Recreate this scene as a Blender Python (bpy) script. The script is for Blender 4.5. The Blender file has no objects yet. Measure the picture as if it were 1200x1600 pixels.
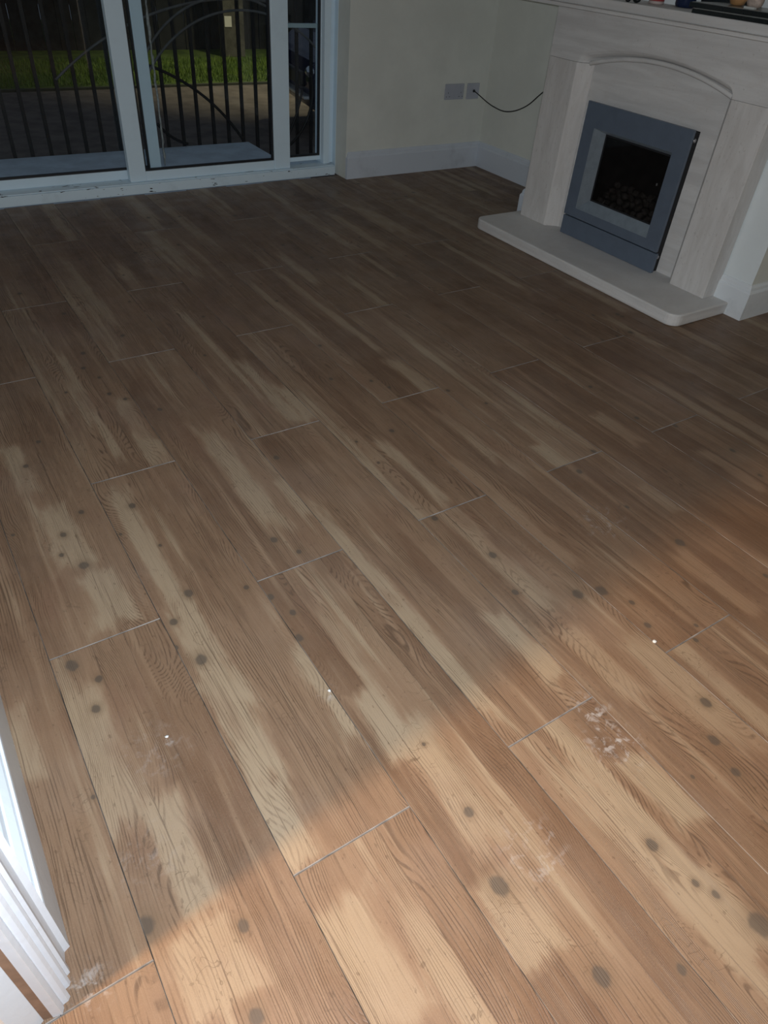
import bpy, bmesh, math, random
from mathutils import Vector, Matrix

# ---------------------------------------------------------------- camera
S = 1.22                      # metres per survey unit (camera height)
scene = bpy.context.scene
COL = scene.collection
YAW, TILT, ROLL = -0.62934179, 0.87411014, 0.08945678
cam_d = bpy.data.cameras.new('camera')
cam = bpy.data.objects.new('camera', cam_d)
COL.objects.link(cam)
cam_d.sensor_fit = 'VERTICAL'
cam_d.sensor_height = 36.0
cam_d.lens = 1097.76 / 1600 * 36
cam_d.clip_start = 0.02
CAM_M = (Matrix.Rotation(YAW, 4, 'Z') @ Matrix.Rotation(TILT, 4, 'X') @ Matrix.Rotation(ROLL, 4, 'Z'))
cam.matrix_world = Matrix.Translation((0, 0, S)) @ CAM_M
scene.camera = cam

# ---------------------------------------------------------------- world, lights, exposure
w = bpy.data.worlds.new('night_sky')
scene.world = w
w.use_nodes = True
w.node_tree.nodes['Background'].inputs[0].default_value = (0.062, 0.076, 0.098, 1)
w.node_tree.nodes['Background'].inputs[1].default_value = 1.0

def light(name, kind, loc, power, col, size=0.05):
    d = bpy.data.lights.new(name, kind)
    d.energy = power
    d.color = col
    if kind in ('POINT', 'SPOT'):
        d.shadow_soft_size = size
    o = bpy.data.objects.new(name, d)
    o.location = loc
    COL.objects.link(o)
    return o
# the phone's own flash, beside the lens
fl = light('phone_flash', 'SPOT', Vector((0, 0, S)) + CAM_M.to_3x3() @ Vector((0.012, 0.03, 0.0)), 132, (0.93, 0.97, 1.0), 0.008)
fl.matrix_world = Matrix.Translation(fl.location) @ CAM_M
fl.data.spot_size = math.radians(150)
fl.data.spot_blend = 1.0
# warm hallway lamp to the left of the doorway
hl = light('hall_lamp', 'SPOT', (-1.62, 0.235, 1.95), 285, (1.0, 0.58, 0.24), 0.07)
hl.data.spot_size = math.radians(95)
hl.data.spot_blend = 0.6
hl.rotation_euler = (Vector((1.5, 0.5, 0.0)) - hl.location).to_track_quat('-Z', 'Y').to_euler()
# outdoor lamp out of view, shining down on the grass
ol = light('outdoor_lamp', 'SPOT', (5.1, 8.1, 3.4), 380, (1.0, 0.88, 0.55), 0.08)
ol.data.spot_size = math.radians(72)
ol.data.spot_blend = 0.9
ol.rotation_euler = (Vector((4.4, 9.3, -0.4)) - ol.location).to_track_quat('-Z', 'Y').to_euler()

scene.view_settings.view_transform = 'Standard'
scene.view_settings.look = 'None'
scene.view_settings.gamma = 1.0
scene.view_settings.use_curve_mapping = False
scene.view_settings.exposure = 0.0

# ---------------------------------------------------------------- helpers
def U(*p):
    return Vector([c * S for c in p])

class MB:
    """collects shapes into one mesh"""
    def __init__(self):
        self.bm = bmesh.new()
    def box(self, x0, x1, y0, y1, z0, z1, mi=0, bevel=0.0):
        t = bmesh.new()
        r = bmesh.ops.create_cube(t, size=1.0)
        for v in t.verts:
            v.co = Vector(((x0 + x1) / 2 + v.co.x * (x1 - x0), (y0 + y1) / 2 + v.co.y * (y1 - y0), (z0 + z1) / 2 + v.co.z * (z1 - z0)))
        if bevel > 0:
            bmesh.ops.bevel(t, geom=list(t.edges), offset=bevel, segments=2, affect='EDGES', profile=0.5)
        self.merge(t, mi)
        return self
    def merge(self, t, mi=0, mat=None):
        t.verts.index_update()
        vs = [self.bm.verts.new(mat @ v.co if mat else v.co) for v in t.verts]
        for f in t.faces:
            try:
                nf = self.bm.faces.new([vs[v.index] for v in f.verts])
                nf.material_index = mi
                nf.smooth = f.smooth
            except ValueError:
                pass
        t.free()
    def prism(self, pts, axis, a, b, mi=0):
        """closed polygon pts extruded along axis from a to b; pts in the two other axes in xyz order"""
        def P(p, t):
            if axis == 'z': return (p[0], p[1], t)
            if axis == 'y': return (p[0], t, p[1])
            return (t, p[0], p[1])
        A = [self.bm.verts.new(P(p, a)) for p in pts]
        B = [self.bm.verts.new(P(p, b)) for p in pts]
        n = len(pts)
        fs = [self.bm.faces.new(A), self.bm.faces.new(B)]
        for i in range(n):
            fs.append(self.bm.faces.new((A[i], A[(i + 1) % n], B[(i + 1) % n], B[i])))
        for f in fs: f.material_index = mi
        return self
    def sweep(self, path, prof, mi=0):
        """profile [(out, z)] swept along a floor path [(x,y)] with mitred corners; out is to the right of travel"""
        n = len(path)
        rings = []
        for i, p in enumerate(path):
            p = Vector(p)
            d0 = (p - Vector(path[i - 1])).normalized() if i > 0 else None
            d1 = (Vector(path[i + 1]) - p).normalized() if i < n - 1 else None
            if d0 is None: d0 = d1
            if d1 is None: d1 = d0
            n0 = Vector((d0.y, -d0.x)); n1 = Vector((d1.y, -d1.x))
            m = (n0 + n1)
            m = m / max(m.dot(n0), 1e-6)
            rings.append([self.bm.verts.new((p.x + m.x * o, p.y + m.y * o, z)) for o, z in prof])
        k = len(prof)
        for a, b in zip(rings[:-1], rings[1:]):
            for i in range(k):
                f = self.bm.faces.new((a[i], a[(i + 1) % k], b[(i + 1) % k], b[i])); f.material_index = mi
        for r in (rings[0], rings[-1]):
            f = self.bm.faces.new(r); f.material_index = mi
        return self
    def tube(self, pts, r, seg=8, mi=0, taper=None):
        pts = [Vector(p) for p in pts]
        rings = []
        up = Vector((0.13, 0.31, 0.94)).normalized()
        for i, p in enumerate(pts):
            d = (pts[min(i + 1, len(pts) - 1)] - pts[max(i - 1, 0)]).normalized()
            a = d.cross(up)
            if a.length < 1e-3: a = d.cross(Vector((1, 0, 0)))
            a.normalize(); b = d.cross(a)
            rr = r if taper is None else r * taper[i]
            rings.append([self.bm.verts.new(p + (a * math.cos(2 * math.pi * k / seg) + b * math.sin(2 * math.pi * k / seg)) * rr) for k in range(seg)])
        for a, b in zip(rings[:-1], rings[1:]):
            for k in range(seg):
                f = self.bm.faces.new((a[k], a[(k + 1) % seg], b[(k + 1) % seg], b[k])); f.smooth = True; f.material_index = mi
        for r_ in (rings[0], rings[-1]):
            f = self.bm.faces.new(r_); f.material_index = mi
        return self
    def lathe(self, c, prof, seg=24, mi=0, axis='z'):
        rings = []
        for r, h in prof:
            ring = []
            for k in range(seg):
                t = 2 * math.pi * k / seg
                q = (r * math.cos(t), r * math.sin(t), h)
                if axis == 'x': q = (q[2], q[0], q[1])
                if axis == 'y': q = (q[0], q[2], q[1])
                ring.append(self.bm.verts.new((c[0] + q[0], c[1] + q[1], c[2] + q[2])))
            rings.append(ring)
        for a, b in zip(rings[:-1], rings[1:]):
            for k in range(seg):
                f = self.bm.faces.new((a[k], a[(k + 1) % seg], b[(k + 1) % seg], b[k])); f.smooth = True; f.material_index = mi
        for r_ in (rings[0], rings[-1]):
            f = self.bm.faces.new(r_); f.material_index = mi
        return self
    def blob(self, c, rx, ry, rz, rough=0.15, seed=0, sub=2):
        t = bmesh.new()
        bmesh.ops.create_icosphere(t, subdivisions=sub, radius=1.0)
        rnd = random.Random(seed)
        ph = [rnd.uniform(0, 6.3) for _ in range(6)]
        for v in t.verts:
            n = v.co.copy()
            k = 1 + rough * (math.sin(3 * n.x + ph[0]) + math.sin(3.7 * n.y + ph[1]) + math.sin(4.1 * n.z + ph[2])) / 2
            v.co = Vector((c[0] + n.x * rx * k, c[1] + n.y * ry * k, c[2] + n.z * rz * k))
        for f in t.faces: f.smooth = True
        self.merge(t)
        return self
    def build(self, name, mats, parent=None, origin=None, bevel=0.0):
        bmesh.ops.recalc_face_normals(self.bm, faces=self.bm.faces)
        me = bpy.data.meshes.new(name)
        if origin is not None:
            for v in self.bm.verts: v.co -= Vector(origin)
        self.bm.to_mesh(me); self.bm.free()
        if not isinstance(mats, (list, tuple)): mats = [mats]
        for m in mats: me.materials.append(m)
        o = bpy.data.objects.new(name, me)
        COL.objects.link(o)
        if origin is not None: o.location = origin
        if bevel > 0:
            b = o.modifiers.new('bevel', 'BEVEL'); b.width = bevel; b.segments = 2; b.limit_method = 'ANGLE'; b.angle_limit = 0.6
        if parent is not None:
            o.parent = parent
            if origin is not None:
                o.location = Vector(origin) - parent_loc(parent)
            else:
                o.location = -parent_loc(parent)
        return o

def parent_loc(p):
    l = Vector((0, 0, 0))
    while p is not None:
        l += Vector(p.location); p = p.parent
    return l

def empty(name, loc, label=None, cat=None, group=None, kind=None):
    o = bpy.data.objects.new(name, None)
    o.empty_display_size = 0.1
    COL.objects.link(o)
    o.location = loc
    return tag(o, label, cat, group, kind)

def tag(o, label=None, cat=None, group=None, kind=None):
    for k, v in (('label', label), ('category', cat), ('group', group), ('kind', kind)):
        if v: o[k] = v
    return o

# ---------------------------------------------------------------- materials
class NT:
    def __init__(self, name, rough=0.5, metal=0.0, spec=None):
        self.m = bpy.data.materials.new(name)
        self.m.use_nodes = True
        self.t = self.m.node_tree
        self.b = self.t.nodes['Principled BSDF']
        self.set('Roughness', rough); self.set('Metallic', metal)
        if spec is not None: self.set('Specular IOR Level', spec)
    def n(self, kind, **kw):
        x = self.t.nodes.new(kind)
        for k, v in kw.items(): setattr(x, k, v)
        return x
    def ln(self, a, b):
        self.t.links.new(a, b)
    def set(self, sock, v):
        s = self.b.inputs[sock]
        if isinstance(v, bpy.types.NodeSocket): self.ln(v, s)
        else: s.default_value = v
    def put(self, s, v):
        if isinstance(v, bpy.types.NodeSocket): self.ln(v, s)
        elif isinstance(v, (int, float)) and s.type in ('VECTOR',): s.default_value = (v, v, v)
        elif isinstance(v, (tuple, list)) and s.type == 'RGBA' and len(v) == 3: s.default_value = (*v, 1)
        else: s.default_value = v
    def math(self, op, a, b=None, c=None, clamp=False):
        x = self.n('ShaderNodeMath', operation=op, use_clamp=clamp)
        for i, v in enumerate((a, b, c)):
            if v is not None: self.put(x.inputs[i], v)
        return x.outputs[0]
    def vmath(self, op, a, b=None):
        x = self.n('ShaderNodeVectorMath', operation=op)
        self.put(x.inputs[0], a)
        if b is not None: self.put(x.inputs[1], b)
        return x.outputs['Value'] if op in ('LENGTH', 'DOT_PRODUCT', 'DISTANCE') else x.outputs[0]
    def xyz(self, v):
        x = self.n('ShaderNodeSeparateXYZ'); self.put(x.inputs[0], v); return x.outputs
    def comb(self, x, y, z):
        c = self.n('ShaderNodeCombineXYZ')
        for s, v in zip(c.inputs, (x, y, z)): self.put(s, v)
        return c.outputs[0]
    def noise(self, vec, scale, detail=2.0, rough=0.5, dist=0.0):
        x = self.n('ShaderNodeTexNoise')
        self.put(x.inputs['Vector'], vec)
        x.inputs['Scale'].default_value = scale; x.inputs['Detail'].default_value = detail
        x.inputs['Roughness'].default_value = rough; x.inputs['Distortion'].default_value = dist
        return x.outputs['Fac']
    def remap(self, v, a, b, c=0.0, d=1.0, smooth=True):
        x = self.n('ShaderNodeMapRange', interpolation_type='SMOOTHSTEP' if smooth else 'LINEAR')
        self.put(x.inputs[0], v)
        for i, q in enumerate((a, b, c, d)): self.put(x.inputs[i + 1], q)
        return x.outputs[0]
    def mix(self, f, a, b, mode='MIX'):
        x = self.n('ShaderNodeMix', data_type='RGBA', blend_type=mode)
        self.put(x.inputs[0], f); self.put(x.inputs[6], a); self.put(x.inputs[7], b)
        return x.outputs[2]
    def attr(self, name):
        x = self.n('ShaderNodeAttribute', attribute_type='OBJECT', attribute_name=name)
        return x
    def obj(self): return self.n('ShaderNodeTexCoord').outputs['Object']
    def pos(self): return self.n('ShaderNodeNewGeometry').outputs['Position']
    def bump(self, h, dist=0.001, strength=1.0):
        x = self.n('ShaderNodeBump'); x.inputs['Distance'].default_value = dist; x.inputs['Strength'].default_value = strength
        self.ln(h, x.inputs['Height']); self.set('Normal', x.outputs[0])

def plain(name, col, rough=0.5, metal=0.0, var=0.06, scale=9.0, bump=0.0, spec=None):
    """flat colour broken up by a little noise"""
    k = NT(name, rough, metal, spec)
    n = k.noise(k.pos(), scale, 4.0, 0.6)
    lo = [max(0, c * (1 - var)) for c in col]; hi = [min(1, c * (1 + var)) for c in col]
    k.set('Base Color', k.mix(k.remap(n, 0.3, 0.7), lo, hi))
    if bump: k.bump(k.noise(k.pos(), scale * 14, 3.0), bump)
    return k.m

def emit(name, col, power):
    k = NT(name)
    k.set('Base Color', (*col, 1)); k.set('Emission Color', (*col, 1)); k.set('Emission Strength', power)
    return k.m

def paint_mat(name, col, chips=0.0, dirt=0.25, rough=0.42):
    """old gloss paint with faint dirt and, if wanted, chips down to dark wood"""
    k = NT(name, rough)
    p = k.pos()
    c = k.mix(k.math('MULTIPLY', k.remap(k.noise(p, 7, 5, 0.65), 0.5, 0.78), dirt), col, [v * 0.62 for v in col])
    if chips:
        sp = k.vmath('MULTIPLY', p, (0.35, 1, 1.6))
        c = k.mix(k.remap(k.noise(sp, 34, 3, 0.6), 0.735 - chips, 0.755 - chips), c, (0.035, 0.03, 0.028))
    k.set('Base Color', c)
    k.bump(k.noise(p, 60, 3), 0.0006)
    return k.m

def wall_mat(name, col):
    k = NT(name, 0.85, spec=0.2)
    p = k.pos()
    n = k.noise(p, 3.0, 5, 0.6)
    k.set('Base Color', k.mix(k.remap(n, 0.35, 0.7), [c * 0.94 for c in col], [min(1, c * 1.04) for c in col]))
    k.bump(k.noise(p, 220, 3, 0.6), 0.0008, 0.5)
    return k.m

def stone_mat():
    """pale limestone with soft drawn-out bedding and pits"""
    k = NT('limestone', 0.62, spec=0.3)
    p = k.pos()
    v = k.noise(k.vmath('MULTIPLY', p, (3, 2.2, 26)), 1.0, 5, 0.62, 0.5)
    v2 = k.noise(k.vmath('MULTIPLY', p, (5, 5, 9)), 2.0, 4, 0.6)
    c = k.mix(k.remap(v, 0.3, 0.72), (0.58, 0.575, 0.57), (0.70, 0.70, 0.695))
    c = k.mix(k.math('MULTIPLY', k.remap(v2, 0.5, 0.75), 0.35), c, (0.58, 0.54, 0.51))
    pit = k.remap(k.noise(k.vmath('MULTIPLY', p, (1, 1, 0.6)), 120, 2, 0.5), 0.66, 0.74)
    c = k.mix(k.math('MULTIPLY', pit, 0.3), c, (0.38, 0.35, 0.32))
    k.set('Base Color', c)
    k.bump(k.noise(p, 90, 4, 0.6), 0.0007, 0.7)
    return k.m

def upright_stone_mat():
    k = NT('limestone_upright', 0.62, spec=0.3)
    p = k.pos()
    v = k.noise(k.vmath('MULTIPLY', p, (14, 17, 3.2)), 1.0, 5, 0.68, 0.9)
    c = k.mix(k.remap(v, 0.3, 0.72), (0.59, 0.575, 0.56), (0.70, 0.69, 0.68))
    pit = k.remap(k.noise(k.vmath('MULTIPLY', p, (1, 1, 0.5)), 110, 2, 0.5), 0.63, 0.74)
    c = k.mix(k.math('MULTIPLY', pit, 0.35), c, (0.36, 0.33, 0.30))
    k.set('Base Color', c)
    k.bump(k.noise(p, 90, 4, 0.6), 0.0007, 0.7)
    return k.m

def plank_mat():
    """printed pine-effect plank: three printed boards, ribbed and looped grain, pale sap streaks, knots.
    Knots (k0..k7), pale streaks (p0..p4), board edges and tones come from each plank's own properties."""
    k = NT('pine_effect_plank', 0.42, spec=0.35)
    P = k.obj()
    o = k.xyz(P); x, y = o[0], o[1]
    a = k.attr('seed').outputs['Fac']
    sd = k.math('MULTIPLY', a, 37.0)
    Q = k.comb(x, y, sd)
    def N(sx, sy, scale=1.0, det=2.0, ro=0.5, off=0.0, dist=0.0):
        return k.noise(k.comb(k.math('MULTIPLY', x, sx), k.math('MULTIPLY', y, sy), k.math('ADD', sd, off)), scale, det, ro, dist)
    # board edges, slightly wandering
    wob = k.math('MULTIPLY', k.math('SUBTRACT', N(6, 7, off=3.1), 0.5), 0.012)
    xe = k.math('ADD', x, wob)
    st = k.xyz(k.attr('boards').outputs['Vector'])
    tn = k.xyz(k.attr('tones').outputs['Vector'])
    s1 = k.remap(k.math('SUBTRACT', xe, st[0]), -0.0012, 0.0012)
    s2 = k.remap(k.math('SUBTRACT', xe, st[1]), -0.0012, 0.0012)
    tone = k.math('ADD', tn[0], k.math('ADD', k.math('MULTIPLY', s1, k.math('SUBTRACT', tn[1], tn[0])), k.math('MULTIPLY', s2, k.math('SUBTRACT', tn[2], tn[1]))))
    bi = k.math('ADD', s1, s2)
    boff = k.math('MULTIPLY', bi, 5.3)
    # broad blotches
    bl = N(9, 2.6, off=9.0, det=4, ro=0.6)
    tone = k.math('ADD', tone, k.math('MULTIPLY', k.math('SUBTRACT', bl, 0.5), 0.9))
    tone = k.math('ADD', tone, k.math('MULTIPLY', k.remap(N(30, 1.3, off=90, det=3, ro=0.55), 0.5, 0.72), 0.42))
    # pale streaks from the plank's own list
    edge = k.math('MULTIPLY', k.math('SUBTRACT', N(26, 5, det=5, ro=0.65, off=1.7), 0.5), 2.0)
    for i in range(5):
        at = k.attr('p%d' % i)
        q = k.xyz(at.outputs['Vector'])
        dx = k.math('DIVIDE', k.math('ABSOLUTE', k.math('SUBTRACT', x, q[0])), k.math('MAXIMUM', q[2], 0.004))
        dy = k.math('DIVIDE', k.math('ABSOLUTE', k.math('SUBTRACT', y, q[1])), k.math('MAXIMUM', at.outputs['Alpha'], 0.004))
        d = k.math('ADD', k.math('MAXIMUM', dx, k.math('MULTIPLY', dy, dy)), edge)
        pm = k.math('SUBTRACT', 1.0, k.remap(d, 0.45, 1.35))
        tone = k.math('ADD', tone, k.math('MULTIPLY', pm, k.math('SUBTRACT', 0.84, k.math('MULTIPLY', tone, 0.9))))
    # grain field: ribs that bend round into loops where the slow noise is steep
    amp = k.remap(N(2.3, 1.1, off=14.0), 0.45, 0.68, 0.012, 0.085)
    slow = k.math('SUBTRACT', k.noise(k.comb(k.math('MULTIPLY', x, 11), k.math('MULTIPLY', y, 2.2), k.math('ADD', sd, k.math('ADD', boff, 2.0))), 1.0, 1.0), 0.5)
    fld = k.math('ADD', x, k.math('MULTIPLY', slow, k.math('MULTIPLY', amp, 2.0)))
    fld = k.math('ADD', fld, k.math('MULTIPLY', k.math('SUBTRACT', N(60, 14, det=3), 0.5), 0.0022))
    ribp = k.remap(N(5, 1.5, off=21), 0.35, 0.65, 0.0036, 0.0062)
    rib = k.math('SINE', k.math('MULTIPLY', k.math('DIVIDE', fld, ribp), 6.2832))
    rib = k.remap(rib, 0.05, 0.95)
    brk = k.remap(N(150, 9, det=2, off=33), 0.36, 0.56)
    ribm = k.remap(N(13, 2.0, off=41, det=3), 0.36, 0.56, 0.12, 1.0)
    ribs = k.math('MULTIPLY', k.math('MULTIPLY', rib, brk), ribm)
    fine = N(420, 9, det=3, ro=0.6, off=50)
    tone = k.math('MINIMUM', k.math('MAXIMUM', tone, 0.0), 1.05)
    DK, MD, PL = (0.146, 0.086, 0.053), (0.236, 0.156, 0.101), (0.325, 0.252, 0.173)
    c = k.mix(k.remap(tone, 0.0, 0.5), DK, MD)
    c = k.mix(k.remap(tone, 0.45, 0.95), c, PL)
    # thin dark line where the printed boards meet
    bl1 = k.math('MINIMUM', k.math('ABSOLUTE', k.math('SUBTRACT', xe, st[0])), k.math('ABSOLUTE', k.math('SUBTRACT', xe, st[1])))
    bln = k.math('MULTIPLY', k.math('SUBTRACT', 1.0, k.remap(bl1, 0.0003, 0.0016)), k.remap(N(20, 5, off=80), 0.4, 0.6, 0.1, 0.55))
    # redder heartwood patches
    red = k.math('MULTIPLY', k.remap(N(10, 3.4, off=60, det=3), 0.54, 0.72), 0.55)
    c = k.mix(red, c, (0.20, 0.118, 0.078))
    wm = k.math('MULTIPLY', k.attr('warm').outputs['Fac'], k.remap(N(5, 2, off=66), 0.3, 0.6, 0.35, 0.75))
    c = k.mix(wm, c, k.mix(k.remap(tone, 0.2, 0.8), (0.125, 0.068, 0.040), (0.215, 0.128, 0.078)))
    ribw = k.math('MULTIPLY', ribs, k.remap(tone, 0.5, 1.0, 0.80, 0.34))
    c = k.mix(ribw, c, (0.090, 0.056, 0.036))
    c = k.mix(k.math('MULTIPLY', k.remap(fine, 0.52, 0.75), 0.28), c, (0.11, 0.066, 0.040))
    c = k.mix(k.math('MULTIPLY', k.remap(fine, 0.48, 0.25), 0.16), c, (0.40, 0.32, 0.23))
    c = k.mix(bln, c, (0.085, 0.055, 0.038))
    str_ = k.remap(N(330, 5, det=2, ro=0.5, off=55), 0.60, 0.70)
    strm = k.remap(N(16, 3, off=57), 0.42, 0.6)
    c = k.mix(k.math('MULTIPLY', k.math('MULTIPLY', str_, strm), 0.5), c, (0.085, 0.052, 0.033))
    spk = k.noise(Q, 700, 2, 0.6)
    c = k.mix(k.math('MULTIPLY', k.remap(spk, 0.56, 0.72), 0.22), c, (0.09, 0.06, 0.04))
    c = k.mix(k.math('MULTIPLY', k.remap(spk, 0.44, 0.28), 0.16), c, (0.42, 0.34, 0.25))
    # insect trails and flecks
    tr = k.noise(Q, 26, 2.0, 0.5, 0.6)
    trl = k.math('SUBTRACT', 1.0, k.remap(k.math('ABSOLUTE', k.math('SUBTRACT', tr, 0.5)), 0.002, 0.011))
    trm = k.remap(N(9, 6, off=71, det=2), 0.54, 0.66)
    c = k.mix(k.math('MULTIPLY', k.math('MULTIPLY', trl, trm), 0.5), c, (0.10, 0.065, 0.04))
    fk = k.remap(k.noise(k.comb(x, k.math('MULTIPLY', y, 0.5), sd), 120, 2, 0.5), 0.67, 0.73)
    c = k.mix(k.math('MULTIPLY', fk, 0.4), c, (0.085, 0.052, 0.032))
    # knots from the plank's own list
    kd = k.math('MULTIPLY', k.math('SUBTRACT', k.noise(Q, 60, 2), 0.5), 0.7)
    kc = None
    for i in range(8):
        q = k.xyz(k.attr('k%d' % i).outputs['Vector'])
        r = k.math('MAXIMUM', k.math('MULTIPLY', q[2], 0.85), 0.0001)
        dx = k.math('DIVIDE', k.math('SUBTRACT', x, q[0]), r)
        dy = k.math('DIVIDE', k.math('SUBTRACT', y, q[1]), k.math('MULTIPLY', r, 1.25))
        d = k.math('SQRT', k.math('ADD', k.math('MULTIPLY', dx, dx), k.math('MULTIPLY', dy, dy)))
        kc = d if kc is None else k.math('MINIMUM', kc, d)
    kc = k.math('ADD', kc, kd)
    halo = k.math('SUBTRACT', 1.0, k.remap(kc, 0.8, 2.5))
    c = k.mix(k.math('MULTIPLY', halo, 0.42), c, (0.155, 0.103, 0.064))
    core = k.math('SUBTRACT', 1.0, k.remap(kc, 0.62, 1.12))
    c = k.mix(k.math('MULTIPLY', core, 0.72), c, (0.072, 0.060, 0.050))
    # plaster dust trodden into the floor (position on the floor, fixed)
    W = k.pos()
    dn = k.noise(W, 46, 5, 0.7, 0.4)
    dust = None
    for (dx, dy, r, st_) in DUST:
        d = k.vmath('DISTANCE', W, (dx, dy, 0))
        m = k.math('MULTIPLY', k.math('SUBTRACT', 1.0, k.remap(d, 0.1 * r, r)), st_)
        dust = m if dust is None else k.math('MAXIMUM', dust, m)
    dm = k.math('MULTIPLY', dust, k.remap(dn, 0.50, 0.66), clamp=True)
    gen = k.math('MULTIPLY', k.remap(k.noise(W, 2.2, 4, 0.6), 0.42, 0.7), 0.10)
    c = k.mix(gen, c, (0.32, 0.28, 0.25))
    c = k.mix(dm, c, (0.42, 0.40, 0.39))
    k.set('Base Color', c)
    k.set('Roughness', k.remap(k.noise(W, 11, 4, 0.6), 0.3, 0.7, 0.38, 0.56))
    k.bump(k.math('SUBTRACT', k.math('MULTIPLY', fine, 0.5), ribs), 0.00035, 0.6)
    return k.m

# dust spots on the floor: x, y, radius, strength (metres)
DUST = [(0.880, 0.360, 0.085, 0.75), (0.895, 0.436, 0.06, 0.8), (0.127, 0.807, 0.02, 0.9), (1.367, 0.861, 0.10, 0.35),
        (0.593, 0.281, 0.085, 0.45), (-0.11, 0.475, 0.05, 0.6), (0.44, 0.75, 0.03, 0.7), (0.10, 0.795, 0.10, 0.2), (0.02, 0.62, 0.09, 0.18)]
KNOTS = [(0.285,1.515,0.0118),(0.164,1.550,0.0098),(0.103,1.484,0.0098),(0.081,1.412,0.0078),(0.117,1.352,0.0147),(0.298,1.147,0.0137),(0.238,1.081,0.0108),(0.218,1.010,0.0069),(0.252,0.955,0.0157),(0.018,1.069,0.0157),(0.055,1.009,0.0098),(0.224,1.419,0.0059),(0.296,1.334,0.0059),(-0.003,1.539,0.0059),(0.085,1.816,0.0098),(0.421,1.100,0.0078),(0.031,0.941,0.0108),(-0.013,0.513,0.0167),(0.115,0.433,0.0118),(0.081,0.313,0.0137),(-0.024,0.763,0.0059),(0.713,1.536,0.0108),(0.551,1.220,0.0127),(0.585,1.150,0.0088),(0.966,1.091,0.0118),(1.013,0.903,0.0127),(1.095,1.501,0.0108),(1.235,1.731,0.0078),(1.083,1.868,0.0088),(1.202,1.795,0.0088),(0.457,1.045,0.0098),(0.480,0.978,0.0098),(0.966,1.377,0.0059),(0.965,1.500,0.0059),(1.882,1.190,0.0108),(1.965,1.095,0.0108),(2.018,0.906,0.0118),(1.978,0.778,0.0088),(1.599,1.117,0.0098),(1.480,1.060,0.0118),(1.482,0.871,0.0078),(1.495,0.694,0.0157),(0.977,0.774,0.0098),(1.110,0.693,0.0167),(1.170,0.672,0.0176),(1.207,0.608,0.0088),(1.890,1.416,0.0088),(1.593,0.497,0.0098),(1.184,0.537,0.0098),(1.288,0.479,0.0069),(1.249,0.450,0.0078),(1.125,0.326,0.0137),(1.062,0.259,0.0137),(1.040,0.191,0.0108),(0.957,0.228,0.0049),(0.969,0.619,0.0039),(0.458,0.904,0.0118),(0.538,0.396,0.0108),(0.546,0.550,0.0049),(0.503,0.270,0.0196),(0.784,0.180,0.0127),(0.554,0.083,0.0167),(0.836,-0.004,0.0216),(0.669,0.023,0.0098),(0.528,0.198,0.0078),(0.797,0.096,0.0078),(0.812,0.066,0.0078),(0.504,1.934,0.0098),(0.367,2.295,0.0098),(0.395,2.210,0.0078),(0.414,2.740,0.0108),(1.407,1.623,0.0088),(1.475,1.496,0.0069),(2.172,1.885,0.0078),(2.160,1.958,0.0069),(1.168,2.101,0.0088),(0.762,2.209,0.0078),(0.141,1.920,0.0088)]

PALE = [(0.103,1.489,0.045,0.137),(0.130,1.225,0.050,0.098),(0.067,1.809,0.030,0.127),(0.266,1.323,0.030,0.273),(0.265,0.960,0.040,0.169),(0.585,1.525,0.035,0.270),(0.685,1.351,0.030,0.083),(0.703,0.886,0.030,0.410),(0.006,0.825,0.050,0.176),(0.073,0.593,0.035,0.110),(0.259,0.755,0.040,0.133),(0.230,0.547,0.050,0.081),(0.448,0.758,0.035,0.140),(0.504,0.632,0.035,0.087),(0.254,0.292,0.060,0.101),(1.017,0.913,0.040,0.236),(1.005,0.520,0.035,0.113),(0.884,0.640,0.030,0.113),(0.899,0.577,0.020,0.050),(1.171,1.032,0.030,0.257),(1.127,0.353,0.050,0.176),(1.033,1.306,0.020,0.182),(0.907,1.782,0.030,0.138),(1.923,0.841,0.025,0.120),(0.539,0.470,0.040,0.145),(0.497,0.217,0.050,0.075),(0.882,0.243,0.040,0.083),(0.791,0.038,0.050,0.069),(0.051,0.409,0.060,0.065),(1.348,1.667,0.030,0.227),(1.458,1.163,0.025,0.067),(1.595,0.852,0.020,0.068),(1.769,1.175,0.030,0.100),(1.456,0.552,0.030,0.124),(0.410,1.845,0.030,0.223),(-0.100,0.937,0.020,0.095),(0.420,1.715,0.035,0.066),(1.295,1.379,0.020,0.162)]


CREAM = wall_mat('cream_wall_paint', (0.72, 0.745, 0.70))
WHITEWALL = wall_mat('white_wall_paint', (0.78, 0.84, 0.86))
CEIL = wall_mat('ceiling_paint', (0.55, 0.55, 0.54))
SKIRT = paint_mat('skirting_paint', (0.62, 0.68, 0.76), 0.0, 0.45)
SKIRT_NEAR = paint_mat('skirting_gloss', (0.74, 0.84, 0.95), 0.0, 0.12, 0.3)
SKIRT_WHITE = paint_mat('skirting_white', (0.74, 0.79, 0.83), 0.0, 0.4)
ARCH = paint_mat('architrave_gloss', (0.76, 0.83, 0.93), 0.0, 0.12)
BARE = plain('bare_wood_strip', (0.30, 0.19, 0.13), 0.6, var=0.15, scale=40)
UPVC = paint_mat('white_frame', (0.70, 0.86, 0.97), 0.0, 0.18, 0.35)
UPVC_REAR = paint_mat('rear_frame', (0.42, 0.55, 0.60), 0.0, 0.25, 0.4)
SILL = paint_mat('worn_sill_paint', (0.70, 0.85, 0.95), 0.092, 0.4, 0.4)
GASKET = plain('black_gasket', (0.012, 0.013, 0.016), 0.5)
SEAL = plain('old_sealant', (0.34, 0.35, 0.34), 0.8, var=0.3, scale=60)
STONE = stone_mat()
STONE_UP = upright_stone_mat()
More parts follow.
